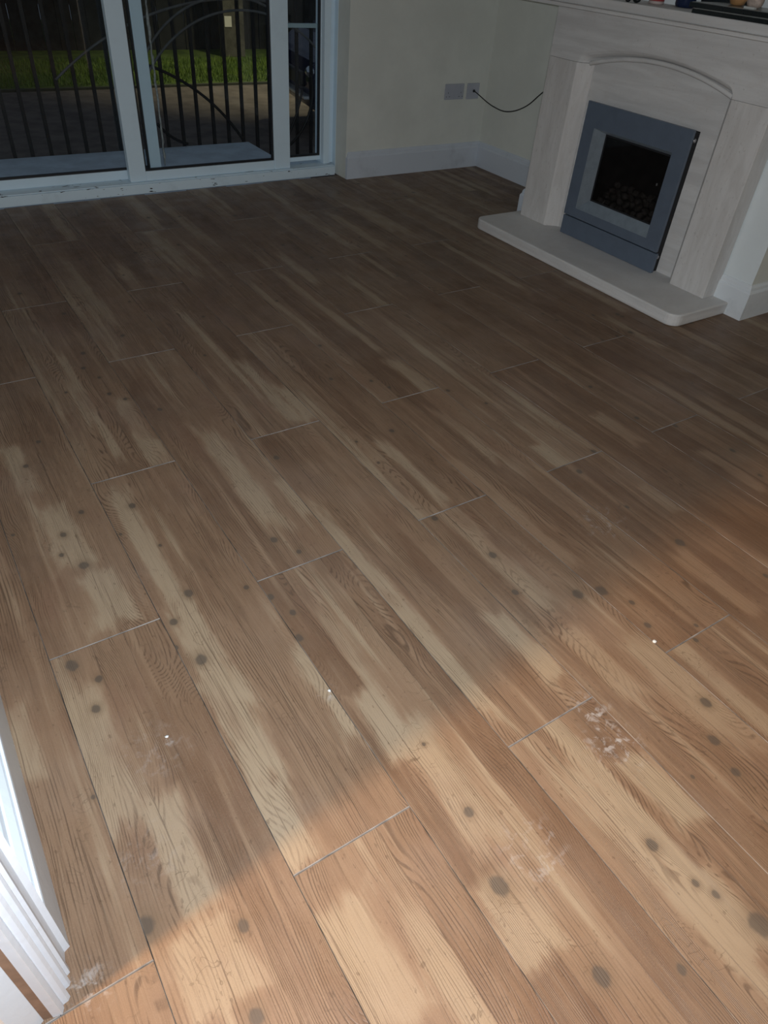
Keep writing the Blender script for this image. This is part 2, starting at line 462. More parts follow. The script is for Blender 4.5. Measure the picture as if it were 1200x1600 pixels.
DARKGAP = plain('dark_joint', (0.05, 0.046, 0.04), 0.9)
FIRE = plain('blue_grey_enamel', (0.140, 0.178, 0.238), 0.38, 0.25, var=0.05, scale=20)
FIRE_IN = plain('brushed_inner_trim', (0.31, 0.37, 0.43), 0.30, 0.45, var=0.08, scale=30)
FIRE_BLACK = plain('fire_box_black', (0.008, 0.008, 0.010), 0.7)
SOOT = plain('sooty_lining', (0.018, 0.016, 0.016), 0.85, var=0.4, scale=20)
COAL = plain('ceramic_coal', (0.058, 0.050, 0.046), 0.9, var=0.6, scale=40, bump=0.002)
STEEL = plain('screw_steel', (0.45, 0.45, 0.47), 0.35, 0.9)
SOCKET = plain('socket_plastic', (0.42, 0.45, 0.52), 0.35, var=0.04)
CABLE = plain('black_cable', (0.012, 0.012, 0.013), 0.45)
IRON = plain('railing_paint', (0.012, 0.012, 0.012), 0.5, var=0.3)
IRON_PALE = plain('pale_scroll', (0.14, 0.14, 0.135), 0.5, var=0.2)  # paler grey than the rest of the railing
SUB = plain('subfloor', (0.05, 0.045, 0.04), 0.95)
PLANK = plank_mat()
PLANK_END = plain('plank_end_bevel', (0.20, 0.188, 0.18), 0.7, var=0.5, scale=13)
PLANK_SIDE = plain('plank_side_bevel', (0.155, 0.128, 0.108), 0.7, var=0.7, scale=9)

def glass_mat(name, tint=(0.93, 0.96, 0.97), ior=1.33):
    m = bpy.data.materials.new(name); m.use_nodes = True
    t = m.node_tree; t.nodes.clear()
    out = t.nodes.new('ShaderNodeOutputMaterial')
    tr = t.nodes.new('ShaderNodeBsdfTransparent'); tr.inputs[0].default_value = (*tint, 1)
    gl = t.nodes.new('ShaderNodeBsdfGlossy'); gl.inputs['Roughness'].default_value = 0.02
    fr = t.nodes.new('ShaderNodeFresnel'); fr.inputs[0].default_value = ior
    mx = t.nodes.new('ShaderNodeMixShader')
    t.links.new(fr.outputs[0], mx.inputs[0]); t.links.new(tr.outputs[0], mx.inputs[1]); t.links.new(gl.outputs[0], mx.inputs[2])
    t.links.new(mx.outputs[0], out.inputs[0])
    return m
GLASS = glass_mat('pane_glass')
FIREGLASS = glass_mat('fire_glass', (0.72, 0.72, 0.72), 1.18)

# ---------------------------------------------------------------- room shell
XL, XR, YN, YB = -0.125 * S, 2.785 * S, 0.40 * S, 3.25 * S     # room faces
H = 2.4
T = 0.10
XH, YH = -1.75, -1.25                                              # hallway
def struct(name, mb, mat, parent=None, **k):
    o = mb.build(name, mat, parent, **k)
    o['kind'] = 'structure'
    return o
XD = 1.55 * S                                                     # right side of the wide doorway
struct('wall_left', MB().box(XL - T, XL, YN + 0.02, YB + 0.30, 0, H), CREAM)
wb = MB()
wb.box(1.94 * S, XR, YB, YB + 0.30, 0, H)
wb.box(XL, 0.02 * S, YB, YB + 0.30, 0, H)
wb.box(0.02 * S, 1.94 * S, YB, YB + 0.30, 2.1, H)
struct('wall_back', wb, CREAM)
struct('wall_right', MB().box(XR, XR + T, YH, YB + 0.30, 0, H), CREAM)
# chimney breast: white front, cream cheeks
BX, BY0, BY1 = 2.414 * S, 1.272 * S, 2.455 * S
br = MB().box(BX, XR, BY0, BY1, 0, H)
brw = struct('wall_chimney', br, [CREAM, WHITEWALL])
for p in brw.data.polygons:
    if p.normal.x < -0.9: p.material_index = 1
wn = MB()
wn.box(XH, XL - 0.0, YN - 0.008 * S, YN + 0.03 * S, 0, H)
wn.box(XL, XD, YN - 0.02 * S, YN + 0.02 * S, 2.05, H)
wn.box(XD, XR, YN - 0.02 * S, YN + 0.02 * S, 0, H)
struct('wall_front', wn, CREAM)
struct('wall_hall', MB().box(XH - T, XH, YH - T, YN + 0.02 * S, 0, H).box(XH, XR, YH - T, YH, 0, H), wall_mat('dark_hall_paint', (0.22, 0.21, 0.20)))
struct('ceiling', MB().box(XH - T, XR + T, YH - T, YB + 0.30, H, H + 0.08), CEIL)

# ---------------------------------------------------------------- floor planks
TH = 0.008
YF = 3.322 * S
flo = MB()
flo.box(XH, XR, YH, 0.40 * S, -0.05, -TH - 0.001)
flo.box(XL, XR, 0.40 * S, YF, -0.05, -TH - 0.001)
floor = struct('floor', flo, SUB)
PW, PL, X0 = 0.1925 * S, 0.979 * S, -0.015 * S
GAP = 0.00025
rnd = random.Random(11)
plank_cache = {}
def plank_mesh(wd, ln):
    key = (round(wd, 4), round(ln, 4))
    if key in plank_cache: return plank_cache[key]
    bx, by, dz = 0.0008, 0.0016, 0.0010
    hx, hy = wd / 2 - GAP, ln / 2 - GAP
    v = [(-hx, -hy, -TH), (hx, -hy, -TH), (hx, hy, -TH), (-hx, hy, -TH),
         (-hx, -hy, -dz), (hx, -hy, -dz), (hx, hy, -dz), (-hx, hy, -dz),
         (-hx + bx, -hy + by, 0), (hx - bx, -hy + by, 0), (hx - bx, hy - by, 0), (-hx + bx, hy - by, 0)]
    f = [(8, 9, 10, 11), (4, 5, 9, 8), (5, 6, 10, 9), (6, 7, 11, 10), (7, 4, 8, 11),
         (0, 1, 5, 4), (1, 2, 6, 5), (2, 3, 7, 6), (3, 0, 4, 7)]
    mi = [0, 1, 2, 1, 2, 1, 2, 1, 2]
    me = bpy.data.meshes.new('plank')
    me.from_pydata(v, [], f)
    for p, i in zip(me.polygons, mi): p.material_index = i
    for m in (PLANK, PLANK_END, PLANK_SIDE): me.materials.append(m)
    plank_cache[key] = me
    return me
def add_plank(x0, x1, y0, y1):
    if x1 - x0 < 0.012 or y1 - y0 < 0.012: return
    cx, cy = (x0 + x1) / 2, (y0 + y1) / 2
    o = bpy.data.objects.new('plank', plank_mesh(x1 - x0, y1 - y0))
    COL.objects.link(o)
    o.parent = floor
    o.location = (cx, cy, rnd.uniform(-0.0004, 0.0))
    o.rotation_euler = (rnd.uniform(-1, 1) * 0.0002, rnd.uniform(-1, 1) * 0.001, 0)
    o['seed'] = rnd.random()
    w3 = (x1 - x0)
    o['boards'] = [-w3 / 2 + w3 * rnd.uniform(0.26, 0.42), -w3 / 2 + w3 * rnd.uniform(0.58, 0.76), 0.0]
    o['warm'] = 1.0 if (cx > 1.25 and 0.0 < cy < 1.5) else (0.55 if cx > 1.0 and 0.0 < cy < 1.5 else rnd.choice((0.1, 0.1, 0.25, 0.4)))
    t = [rnd.uniform(0.18, 0.42), rnd.uniform(0.30, 0.62), rnd.uniform(0.15, 0.45)]
    rnd.shuffle(t)
    o['tones'] = t
    ks = [(a - cx, b - cy, r) for a, b, r in KNOTS if x0 <= a < x1 and y0 <= b < y1]
    if cy > 1.75 or cx > 2.0 or cy < 0:
        for _ in range(rnd.randint(1, 4)):
            ks.append((rnd.uniform(x0 + .02, x1 - .02) - cx, rnd.uniform(y0, y1) - cy, rnd.uniform(0.005, 0.013)))
    for i in range(8):
        o['k%d' % i] = [float(q) for q in (ks[i] if i < len(ks) else (9.0, 9.0, 0.001))]
    ps = [(a - cx, b - cy, h, l) for a, b, h, l in PALE if x0 <= a < x1 and y0 <= b < y1]
    if cy > 1.75 or cx > 2.0 or cy < 0:
        for _ in range(rnd.randint(1, 2)):
            ps.append((rnd.uniform(x0 + .03, x1 - .03) - cx, rnd.uniform(y0, y1) - cy, rnd.uniform(0.012, 0.03), rnd.uniform(0.15, 0.4)))
    for i in range(5):
        o['p%d' % i] = [float(q) for q in (ps[i] if i < len(ps) else (9.0, 9.0, 0.004, 0.004))]
for c in range(-8, 16):
    x0, x1 = X0 + c * PW, X0 + (c + 1) * PW
    x0c, x1c = max(x0, XH), min(x1, XR)
    if x1c - x0c < 0.02: continue
    base = (0.906 if c % 2 == 0 else 0.377) * S
    for r in range(-4, 5):
        y0, y1 = base + (r - 1) * PL, base + r * PL
        y0c, y1c = max(y0, YH), min(y1, YF)
        if x1c <= XL + 0.01: y1c = min(y1c, 0.3915 * S)
        xa = max(x0c, XL) if (y0c > 0.35 * S) else x0c
        add_plank(xa, x1c, y0c, y1c)
        if x0c < XL < x1c and abs(y0c - 0.377 * S) < 0.001: add_plank(x0c, XL, y0c, 0.3915 * S)

# ---------------------------------------------------------------- skirting
def skirt_prof(t, h):
    return [(0, 0), (t, 0), (t, h * 0.78), (t * 0.80, h * 0.83), (t * 0.62, h * 0.85), (t * 0.55, h * 0.93), (t * 0.25, h), (0, h)]
SH = 0.122 * S
struct('baseboard_back', MB().sweep([(1.955 * S, 3.352 * S), (1.955 * S, YB), (XR, YB)], skirt_prof(0.018, SH)), SKIRT)
struct('baseboard_right', MB().sweep([(XR, YB - 0.0185), (XR, BY1), (BX, BY1), (BX, 2.34 * S)], skirt_prof(0.018, SH)), SKIRT)
struct('baseboard_chimney', MB().sweep([(BX, 1.44 * S), (BX, BY0), (XR, BY0)], skirt_prof(0.018, SH)), SKIRT_WHITE)
struct('baseboard_left', MB().sweep([(XL, 0.445 * S), (XL, 3.30 * S)],
       [(0, 0), (0.0275 * S, 0), (0.0245 * S, 0.101 * S), (0.0235 * S, 0.105 * S), (0.020 * S, 0.105 * S), (0.018 * S, 0.110 * S),
        (0.010 * S, 0.117 * S), (0.007 * S, 0.118 * S), (0.004 * S, 0.126 * S), (0, 0.130 * S)]), SKIRT_NEAR)

# ---------------------------------------------------------------- doorway lining at the near left
lin = empty('door_2', U(-0.12, 0.40, 0), kind='structure')
prof = [(-0.098, 0.445), (-0.1045, 0.442), (-0.1075, 0.426), (-0.1045, 0.4225), (-0.1045, 0.4165), (-0.1085, 0.4145), (-0.1065, 0.406), (-0.1085, 0.4025),
        (-0.1145, 0.4010), (-0.1120, 0.3965), (-0.1105, 0.391), (-0.1135, 0.3875), (-0.1195, 0.3865), (-0.1195, 0.383), (-0.1225, 0.3775), (-0.1325, 0.3795), (-0.1325, 0.40), (-0.126, 0.445)]
def wob(o, amt): return o
m = MB().prism([(a * S, b * S) for a, b in prof], 'z', 0, 2.05)
struct('door_lining', m, ARCH, lin)
struct('bare_wood_strip', MB().prism([(-0.1325 * S, 0.3802 * S), (-0.1425 * S, 0.3830 * S), (-0.1425 * S, 0.392 * S), (-0.1325 * S, 0.392 * S)], 'z', 0, 2.05), BARE, lin)
struct('architrave', MB().prism([(-0.1425 * S, 0.3825 * S), (-0.166 * S, 0.3700 * S), (-0.172 * S, 0.3715 * S), (-0.20 * S, 0.3725 * S), (-0.205 * S, 0.38 * S), (-0.1425 * S, 0.392 * S)], 'z', 0, 2.05), SKIRT_NEAR, lin)

# ---------------------------------------------------------------- sliding garden door
door = empty('door_1', U(1.0, 3.38, 0), kind='structure')
FX0, FX1, DH = 0.02, 1.94, 1.715
sill = MB().box(FX0 * S, 1.925 * S, 3.328 * S, 3.45 * S, 0, 0.040 * S).box(FX0 * S, 1.925 * S, 3.336 * S, 3.45 * S, 0.040 * S, 0.044 * S)
struct('sill', sill, SILL, door, bevel=0.002)
fr = MB()
fr.box(1.882 * S, 1.915 * S, 3.372 * S, 3.46 * S, 0.044 * S, DH * S)
fr.box(1.915 * S, 1.9415 * S, 3.385 * S, 3.46 * S, 0.044 * S, DH * S)
fr.box(1.9385 * S, 1.956 * S, 3.352 * S, 3.46 * S, 0.0 * S, DH * S)
fr.box(FX0 * S, 0.06 * S, 3.35 * S, 3.46 * S, 0.044 * S, DH * S)
fr.box(FX0 * S, 1.956 * S, 3.35 * S, 3.46 * S, 1.66 * S, DH * S)
struct('window_frame', fr, UPVC, door, bevel=0.002)
# front sliding leaf
def leaf(name, x0, x1, ls, rs, y0, y1, z0, rail, mat, gl=True):
    e = MB()
    e.box(x0 * S, (x0 + ls) * S, y0 * S, y1 * S, z0 * S, 1.66 * S)
    e.box((x1 - rs) * S, x1 * S, y0 * S, y1 * S, z0 * S, 1.66 * S)
    e.box((x0 + ls) * S, (x1 - rs) * S, (y0 + 0.002) * S, (y1 - 0.002) * S, z0 * S, (z0 + rail) * S)
    e.box((x0 + ls) * S, (x1 - rs) * S, (y0 + 0.002) * S, (y1 - 0.002) * S, 1.59 * S, 1.66 * S)
    o = struct(name, e, mat, door, bevel=0.003)
    ym = (y0 + y1) / 2 * S
    a, b, c, d = (x0 + ls) * S, (x1 - rs) * S, (z0 + rail) * S, 1.59 * S
    g = 0.009
    k = MB()
    k.box(a, a + g, ym - 0.009, ym + 0.009, c, d); k.box(b - g, b, ym - 0.009, ym + 0.009, c, d)
    k.box(a + g, b - g, ym - 0.009, ym + 0.009, c, c + g); k.box(a + g, b - g, ym - 0.009, ym + 0.009, d - g, d)
    struct('gasket', k, GASKET, o)
    struct('pane', MB().box(a + 0.002, b - 0.002, ym - 0.002, ym + 0.002, c + 0.002, d - 0.002), GLASS, o)
    return o
leaf('sliding_panel', 0.905, 1.688, 0.072, 0.083, 3.354, 3.390, 0.044, 0.039, UPVC)
leaf('fixed_panel', 0.06, 1.066, 0.07, 0.050, 3.402, 3.432, 0.044, 0.038, UPVC_REAR if False else UPVC)
leaf('side_panel', 1.640, 1.892, 0.050, 0.012, 3.402, 3.432, 0.056, 0.020, UPVC)
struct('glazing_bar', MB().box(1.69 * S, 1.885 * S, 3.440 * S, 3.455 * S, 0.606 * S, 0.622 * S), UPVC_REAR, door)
# flaking sealant down the edge of the rear stile
sl = MB(); rr = random.Random(4)
pts = []
z = 0.09
tp = []
while z < 1.6:
    pts.append(U(1.084 + rr.uniform(-0.0022, 0.0022), 3.402, z)); tp.append(rr.uniform(0.55, 1.25)); z += rr.uniform(0.012, 0.03)
sl.tube(pts, 0.0062, 6, taper=tp)
struct('sealant_strip', sl, SEAL, door)

# ---------------------------------------------------------------- fireplace
hx0, hy0, hy1, hz = 2.113 * S, 1.322 * S, 2.425 * S, 0.042 * S
def hearth_outline():
    out = []
    r = 0.05
    out.append((2.412 * S, hy0))
    for i in range(7):      # near corner
        t = math.pi / 2 * i / 6
        out.append((hx0 + r - r * math.sin(t), hy0 + r - r * math.cos(t)))
    for i in range(7):
        t = math.pi / 2 * i / 6
        out.append((hx0 + r - r * math.cos(t), hy1 - r + r * math.sin(t)))
    out.append((2.395 * S, hy1))
    return out
hm = MB().prism(hearth_outline(), 'z', 0.0, hz)
hearth = hm.build('hearth', STONE, origin=U(2.25, 1.87, 0), bevel=0.006)
tag(hearth, 'pale stone hearth slab with rounded front corners lying on the wooden floor', 'hearth')
PF = 2.335                     # front plane of the surround
PB = 2.390                     # back panel plane
sur = empty('fireplace_surround', U(2.38, 1.88, 0.042), 'pale limestone fireplace surround with arched opening and mantel shelf', 'fireplace')
y_l0, y_l1 = 2.226, 2.378      # far pilaster
y_r0, y_r1 = 1.386, 1.535      # near pilaster
zs = 0.645
yc, hw = (y_l0 + y_r1) / 2, (y_l0 - y_r1) / 2
def arch_z(y, w, rise, z0):
    # circular segment
    R = (w * w + rise * rise) / (2 * rise)
    return z0 + math.sqrt(max(R * R - (y - yc) ** 2, 0)) - (R - rise)
# pilasters with a splayed inner reveal
far = [(PF, y_l1), (PF, y_l0), (PF + 0.006, y_l0 - 0.006), (PB - 0.010, 2.190 + 0.003), (PB - 0.004, 2.184), (PB, 2.184), (PB + 0.020, 2.184), (PB + 0.020, y_l1)]
near = [(PF, y_r0), (PF, y_r1), (PF + 0.006, y_r1 + 0.006), (PB - 0.010, 1.566), (PB - 0.004, 1.574), (PB + 0.020, 1.574), (PB + 0.020, y_r0)]
for pr in (far, near):
    MB().prism([(a * S, b * S) for a, b in pr], 'z', hz, (zs - 0.0008) * S).build('pilaster', STONE_UP, sur, bevel=0.0025)
# frieze with the arch cut out of it
N = 40
ys = [y_r1 + (y_l0 - y_r1) * (0.5 - 0.5 * math.cos(math.pi * i / N)) for i in range(N + 1)]
ri = 0.070
outer = [(y, zs + 0.030 * min(1.0, max(0.0, 1 - (1 - min(1, min(y - y_r1, y_l0 - y) / 0.030)) ** 2)) ** 0.5 + (arch_z(y, hw, 0.042, zs) - zs)) for y in ys]
bm = MB()
poly = [(y_r0, zs), (y_r0, 0.815), (y_l1, 0.815), (y_l1, zs)]
def strip(mb, A, B, xa, xb):
    """quads between two curves lying at xa and xb"""
    va = [mb.bm.verts.new(U(xa, y, z)) for y, z in A]; vb = [mb.bm.verts.new(U(xb, y, z)) for y, z in B]
    for i in range(len(A) - 1):
        f = mb.bm.faces.new((va[i], va[i + 1], vb[i + 1], vb[i])); f.smooth = False
ZT = 0.815
bm.box(PF * S, (PB + 0.02) * S, y_r0 * S, y_r1 * S, zs * S, ZT * S)
bm.box(PF * S, (PB + 0.02) * S, y_l0 * S, y_l1 * S, zs * S, ZT * S)
strip(bm, outer, [(y, ZT) for y, z in outer], PF, PF)
strip(bm, outer, [(y, ZT) for y, z in outer], PB + 0.02, PB + 0.02)
strip(bm, outer, outer, PF, PB + 0.02)
bm.build('frieze', STONE, sur)
# moulded arch: cavetto band then a bead
yi0, yi1 = 1.5435, 2.172
hwi = (yi1 - yi0) / 2
yci = (yi0 + yi1) / 2
ysi = [yi0 + (yi1 - yi0) * (0.5 - 0.5 * math.cos(math.pi * i / N)) for i in range(N + 1)]
inner = []
for y in ysi:
    R = (hwi ** 2 + 0.046 ** 2) / (2 * 0.046)
    inner.append((y, 0.648 + math.sqrt(R * R - (y - yci) ** 2) - (R - 0.046)))
am = MB()
sec = [(0.0, 0.0), (0.12, 0.001), (0.35, 0.006), (0.55, 0.014), (0.72, 0.024), (1.0, 0.026)]
prev = None
for f, dx in sec:
    cur = [(a[0] + (b[0] - a[0]) * f, a[1] + (b[1] - a[1]) * f) for a, b in zip(outer, inner)]
    if prev: strip(am, prev[0], cur, PF + prev[1], PF + dx)
    prev = (cur, dx)
strip(am, inner, inner, PF + 0.026, PB)
am.build('arch_moulding', STONE, sur)
bd = MB().tube([U(PF + 0.015, y, z) for y, z in inner], 0.0095, 10)
bd.build('bead', STONE, sur)
# back panel with the hole for the fire left behind the fire itself
bp = MB().box(PB * S, (PB + 0.0235) * S, 1.575 * S, 1.646 * S, hz, 0.70 * S).box(PB * S, (PB + 0.0235) * S, 2.125 * S, 2.1835 * S, hz, 0.70 * S)
bp.box(PB * S, (PB + 0.0235) * S, 1.646 * S, 2.125 * S, 0.525 * S, 0.70 * S)
bp.build('back_panel', STONE, sur)
# mantel shelf
MZ0, MZ1, MX = 0.8205, 0.853, 2.215
ms = MB().box(MX * S, 2.412 * S, 1.295 * S, 2.45 * S, MZ0 * S + 0.006, MZ1 * S)
ms.build('mantel_shelf', STONE, sur, bevel=0.004)
bdm = MB().sweep([(2.412 * S, 2.452 * S), ((MX - 0.001) * S, 2.452 * S), ((MX - 0.001) * S, 1.293 * S), (2.412 * S, 1.293 * S)][::-1],
                 [(0.0, 0.8150 * S), (0.004, 0.8158 * S), (0.0065, 0.8190 * S), (0.004, 0.8235 * S), (-0.002, 0.8245 * S), (-0.015, 0.8245 * S), (-0.015, 0.8150 * S)])
bdm.build('shelf_bead', STONE, sur)
MB().box(2.30 * S, 2.412 * S, 1.36 * S, 2.40 * S, 0.8152 * S, MZ0 * S + 0.006).build('bed_moulding', STONE, sur)

# ---------------------------------------------------------------- inset gas fire
fire = empty('gas_fire', U(2.36, 1.885, 0.042), 'blue grey inset gas fire with dark glass and ceramic coals on the stone hearth', 'fire')
FXp = 2.345
fy0, fy1, fz0, fz1 = 1.641, 2.135, 0.120, 0.533
ay0, ay1, az0, az1 = 1.672, 2.078, 0.1545, 0.470      # outer edge of the splayed inner trim
wy0, wy1, wz0, wz1 = 1.702, 2.024, 0.1975, 0.439      # glass opening
def ring(mb, o, i, xo, xi):
    a = [mb.bm.verts.new(U(xo, y, z)) for y, z in o]; b = [mb.bm.verts.new(U(xi, y, z)) for y, z in i]
    for k in range(4):
        mb.bm.faces.new((a[k], a[(k + 1) % 4], b[(k + 1) % 4], b[k]))
R4 = lambda y0, y1, z0, z1: [(y0, z0), (y1, z0), (y1, z1), (y0, z1)]
ff = MB()
ring(ff, R4(fy0, fy1, fz0, fz1), R4(wy0 - 0.0, ay1, az0, az1 - 0.020), FXp, FXp)
ring(ff, R4(fy0, fy1, fz0, fz1), R4(fy0, fy1, fz0, fz1), FXp, FXp + 0.012)
ring(ff, R4(fy0, fy1, fz0, fz1), R4(wy0, ay1, az0, az1 - 0.02), FXp + 0.012, FXp + 0.012)
ff.build('fire_frame', FIRE, fire)
it = MB()
ring(it, R4(wy0 - 0.0, ay1, az0, az1 - 0.020), R4(wy0, wy1, wz0, wz1), FXp, FXp + 0.014)
it.build('inner_trim', FIRE_IN, fire)
lp = MB().box(FXp * S, (FXp + 0.014) * S, 1.636 * S, 2.134 * S, hz + 0.001, 0.1155 * S)
lp.build('lower_panel', FIRE, fire, bevel=0.0015)
cs = MB()
for (a, b, c, d) in ((1.6465, 1.655, hz / S + 0.001, 0.523), (2.118, 2.1245, hz / S + 0.001, 0.523)):
    cs.box((FXp + 0.0145) * S, (PB + 0.022) * S, a * S, b * S, c * S, d * S)
cs.box((FXp + 0.0145) * S, (PB + 0.022) * S, 1.655 * S, 2.118 * S, 0.517 * S, 0.523 * S)
cs.build('side_casing', FIRE_BLACK, fire)
gs = MB().box((FXp + 0.015) * S, (FXp + 0.017) * S, 1.69 * S, 2.04 * S, 0.185 * S, 0.45 * S)
gs.build('fire_glass', FIREGLASS, fire)
gk = MB()
for (a, b, c, d) in ((1.7025, 1.709, 0.198, 0.4385), (2.017, 2.0235, 0.198, 0.4385), (1.709, 2.017, 0.198, 0.2035), (1.709, 2.017, 0.433, 0.4385)):
    gk.box((FXp + 0.013) * S, (FXp + 0.0149) * S, a * S, b * S, c * S, d * S)
gk.build('glass_seal', GASKET, fire)
# fire box running back into the chimney breast front
fb = MB()
xb = PB + 0.0225
fb.box((FXp + 0.062) * S, xb * S, 1.665 * S, 2.113 * S, 0.17 * S, 0.51 * S)
fb.box((FXp + 0.018) * S, (FXp + 0.061) * S, 1.665 * S, 2.113 * S, 0.180 * S, 0.186 * S)
fb.build('fire_box', SOOT, fire)
rc = random.Random(7)
coal_me = []
for i in range(5):
    mb = MB().blob((0, 0, 0), 0.021, 0.026, 0.018, 0.22, i, 1)
    o = mb.build('coal', COAL, fire)
    coal_me.append(o.data); bpy.data.objects.remove(o)
ci = 0
for row in range(4):
    for i in range(9 - row):
        o = bpy.data.objects.new('coal', coal_me[ci % 5]); COL.objects.link(o); o.parent = fire
        y = (1.715 + 0.034 * i + row * 0.018 + rc.uniform(-0.006, 0.006)) * S
        z = (0.205 + 0.023 * row + rc.uniform(-0.004, 0.004)) * S
        x = (FXp + 0.036 + row * 0.006 + rc.uniform(-0.003, 0.003)) * S
        o.location = Vector((x, y, z)) - Vector(fire.location)
        o.rotation_euler = (rc.uniform(0, 6), rc.uniform(0, 6), rc.uniform(0, 6)); ci += 1
for (yy, zz) in ((1.6425, 0.500), (1.6425, 0.100)):
    MB().lathe(U(FXp + 0.0205, yy, zz), [(0.001, -0.005), (0.008, -0.004), (0.008, 0.003), (0.001, 0.004)], 10, axis='y').build('fixing_screw', STEEL, fire)
MB().box((FXp + 0.0125) * S, (FXp + 0.0148) * S, 1.732 * S, 1.737 * S, 0.331 * S, 0.339 * S).build('glass_glint', STEEL, fire)  # tiny bright block added to stand in for a glint on the fire glass

# ---------------------------------------------------------------- sockets and cable on the back wall
def plate(name, x0, x1, z0, z1, label, cat):
    e = empty(name, U((x0 + x1) / 2, 3.25, (z0 + z1) / 2), label, cat)
    MB().box(x0 * S, x1 * S, YB - 0.009, YB, z0 * S, z1 * S).build('face_plate', SOCKET, e, bevel=0.002)
    return e
ds = plate('double_socket', 2.509, 2.628, 0.329, 0.398, 'double socket plate, the wider one left of the cable on the cream wall', 'socket')
for xx in (2.528, 2.609):
    MB().box((xx - 0.008) * S, (xx + 0.008) * S, YB - 0.012, YB - 0.0085, 0.372 * S, 0.389 * S).build('rocker_switch', SOCKET, ds, bevel=0.001)
    sm = MB()
    for (dx, dz, w_, h_) in ((0, -0.013, 0.003, 0.007), (-0.010, -0.030, 0.006, 0.003), (0.010, -0.030, 0.006, 0.003)):
        sm.box((xx + dx) * S - w_ / 2, (xx + dx) * S + w_ / 2, YB - 0.0095, YB - 0.0088, (0.372 + dz) * S - h_ / 2, (0.372 + dz) * S + h_ / 2)
    sm.build('pin_holes', GASKET, ds)
ss = plate('aerial_socket', 2.651, 2.728, 0.327, 0.398, 'small single socket plate with a black cable plugged in, near the corner', 'socket')
MB().lathe((2.692 * S, YB - 0.009, 0.364 * S), [(0.001, 0.0), (0.008, 0.0), (0.008, -0.006), (0.001, -0.006)], 14, axis='y').build('outlet', GASKET, ss)
cp = [(2.692, 3.238, 0.364), (2.688, 3.19, 0.354), (2.682, 3.12, 0.338), (2.675, 3.05, 0.328), (2.665, 2.96, 0.326), (2.655, 2.87, 0.345), (2.645, 2.78, 0.385), (2.630, 2.70, 0.440), (2.615, 2.60, 0.515), (2.56, 2.49, 0.60)]
cv = []
for i in range(len(cp) - 1):      # Catmull-Rom
    p0, p1, p2, p3 = [Vector(cp[max(0, min(len(cp) - 1, j))]) for j in (i - 1, i, i + 1, i + 2)]
    for k in range(6):
        t = k / 6
        cv.append(0.5 * ((2 * p1) + (p2 - p0) * t + (2 * p0 - 5 * p1 + 4 * p2 - p3) * t * t + (3 * p1 - p0 - 3 * p2 + p3) * t ** 3) * S)
cv.append(Vector(cp[-1]) * S)
cb = MB().tube(cv, 0.0032, 8).build('aerial_cable', CABLE)
tag(cb, 'black cable sagging from the single socket to behind the fireplace', 'cable')

# ---------------------------------------------------------------- things on the mantel shelf
M1 = MZ1 * S
tray = empty('glass_stand', U(2.30, 1.50, MZ1), 'black glass two-tier stand lying along the mantel shelf edge', 'stand')
BLACKGLOSS = plain('black_gloss', (0.012, 0.016, 0.018), 0.15)
GREYTOP = plain('grey_glass_top', (0.20, 0.21, 0.20), 0.3, var=0.2)  # lighter grey than the black tiers
MB().box(2.207 * S, 2.385 * S, 1.33 * S, 1.683 * S, M1, M1 + 0.013).build('lower_tier', BLACKGLOSS, tray, bevel=0.0015)
MB().box(2.215 * S, 2.38 * S, 1.34 * S, 1.672 * S, M1 + 0.013, M1 + 0.017).build('grey_edge', GREYTOP, tray)
ut = MB().box(2.207 * S, 2.39 * S, 1.325 * S, 1.698 * S, M1 + 0.017, M1 + 0.032).build('upper_tier', BLACKGLOSS, tray, bevel=0.0015)
MB().box(2.212 * S, 2.388 * S, 1.33 * S, 1.693 * S, M1 + 0.032, M1 + 0.0335).build('glass_top', GREYTOP, tray)
M2 = M1 + 0.0335
jar = empty('amber_jar', U(2.30, 1.622, 0), 'rounded amber jar standing on the black glass stand', 'jar')
jar.location.z = M2
AMBER = plain('amber_glaze', (0.42, 0.23, 0.10), 0.3, var=0.2, scale=30)
MB().lathe(U(2.30, 1.600, 0) + Vector((0, 0, M2)), [(0.012, 0), (0.024, 0.003), (0.031, 0.018), (0.030, 0.034), (0.020, 0.05), (0.018, 0.056)], 24).build('jar_body', AMBER, jar)
MB().lathe(U(2.30, 1.600, 0) + Vector((0, 0, M2 + 0.056)), [(0.004, 0), (0.021, 0.0), (0.021, 0.01), (0.003, 0.014)], 20).build('lid', BLACKGLOSS, jar)
sh = MB().blob(U(2.28, 1.527, 0) + Vector((0, 0, M2 + 0.024)), 0.026, 0.030, 0.026, 0.12, 5, 3).build('sea_shell', plain('shell_cream', (0.52, 0.42, 0.36), 0.5, var=0.2, scale=50, bump=0.001), origin=U(2.28, 1.527, 0) + Vector((0, 0, M2)))
tag(sh, 'pale pinkish rounded shell resting on the black glass stand', 'ornament')
wd = MB().box(2.222 * S, 2.236 * S, 1.488 * S, 1.522 * S, M2, M2 + 0.007).build('white_tag', plain('white_tag', (0.55, 0.57, 0.55), 0.5), origin=U(2.229, 1.505, 0) + Vector((0, 0, M2)), bevel=0.001)
tag(wd, 'small whitish tag lying in front of the shell on the glass stand', 'tag')
br_ = MB().blob(U(2.31, 1.44, 0) + Vector((0, 0, M2 + 0.028)), 0.032, 0.036, 0.030, 0.25, 9, 3).build('brown_ornament', plain('brown_glaze', (0.16, 0.10, 0.065), 0.5, var=0.4, scale=40, bump=0.002), origin=U(2.31, 1.44, 0) + Vector((0, 0, M2)))
tag(br_, 'dark brown lumpy ornament at the right end of the mantel', 'ornament')
bar = MB().box(2.385 * S, 2.405 * S, 1.56 * S, 1.80 * S, M2 + 0.004, M2 + 0.03)
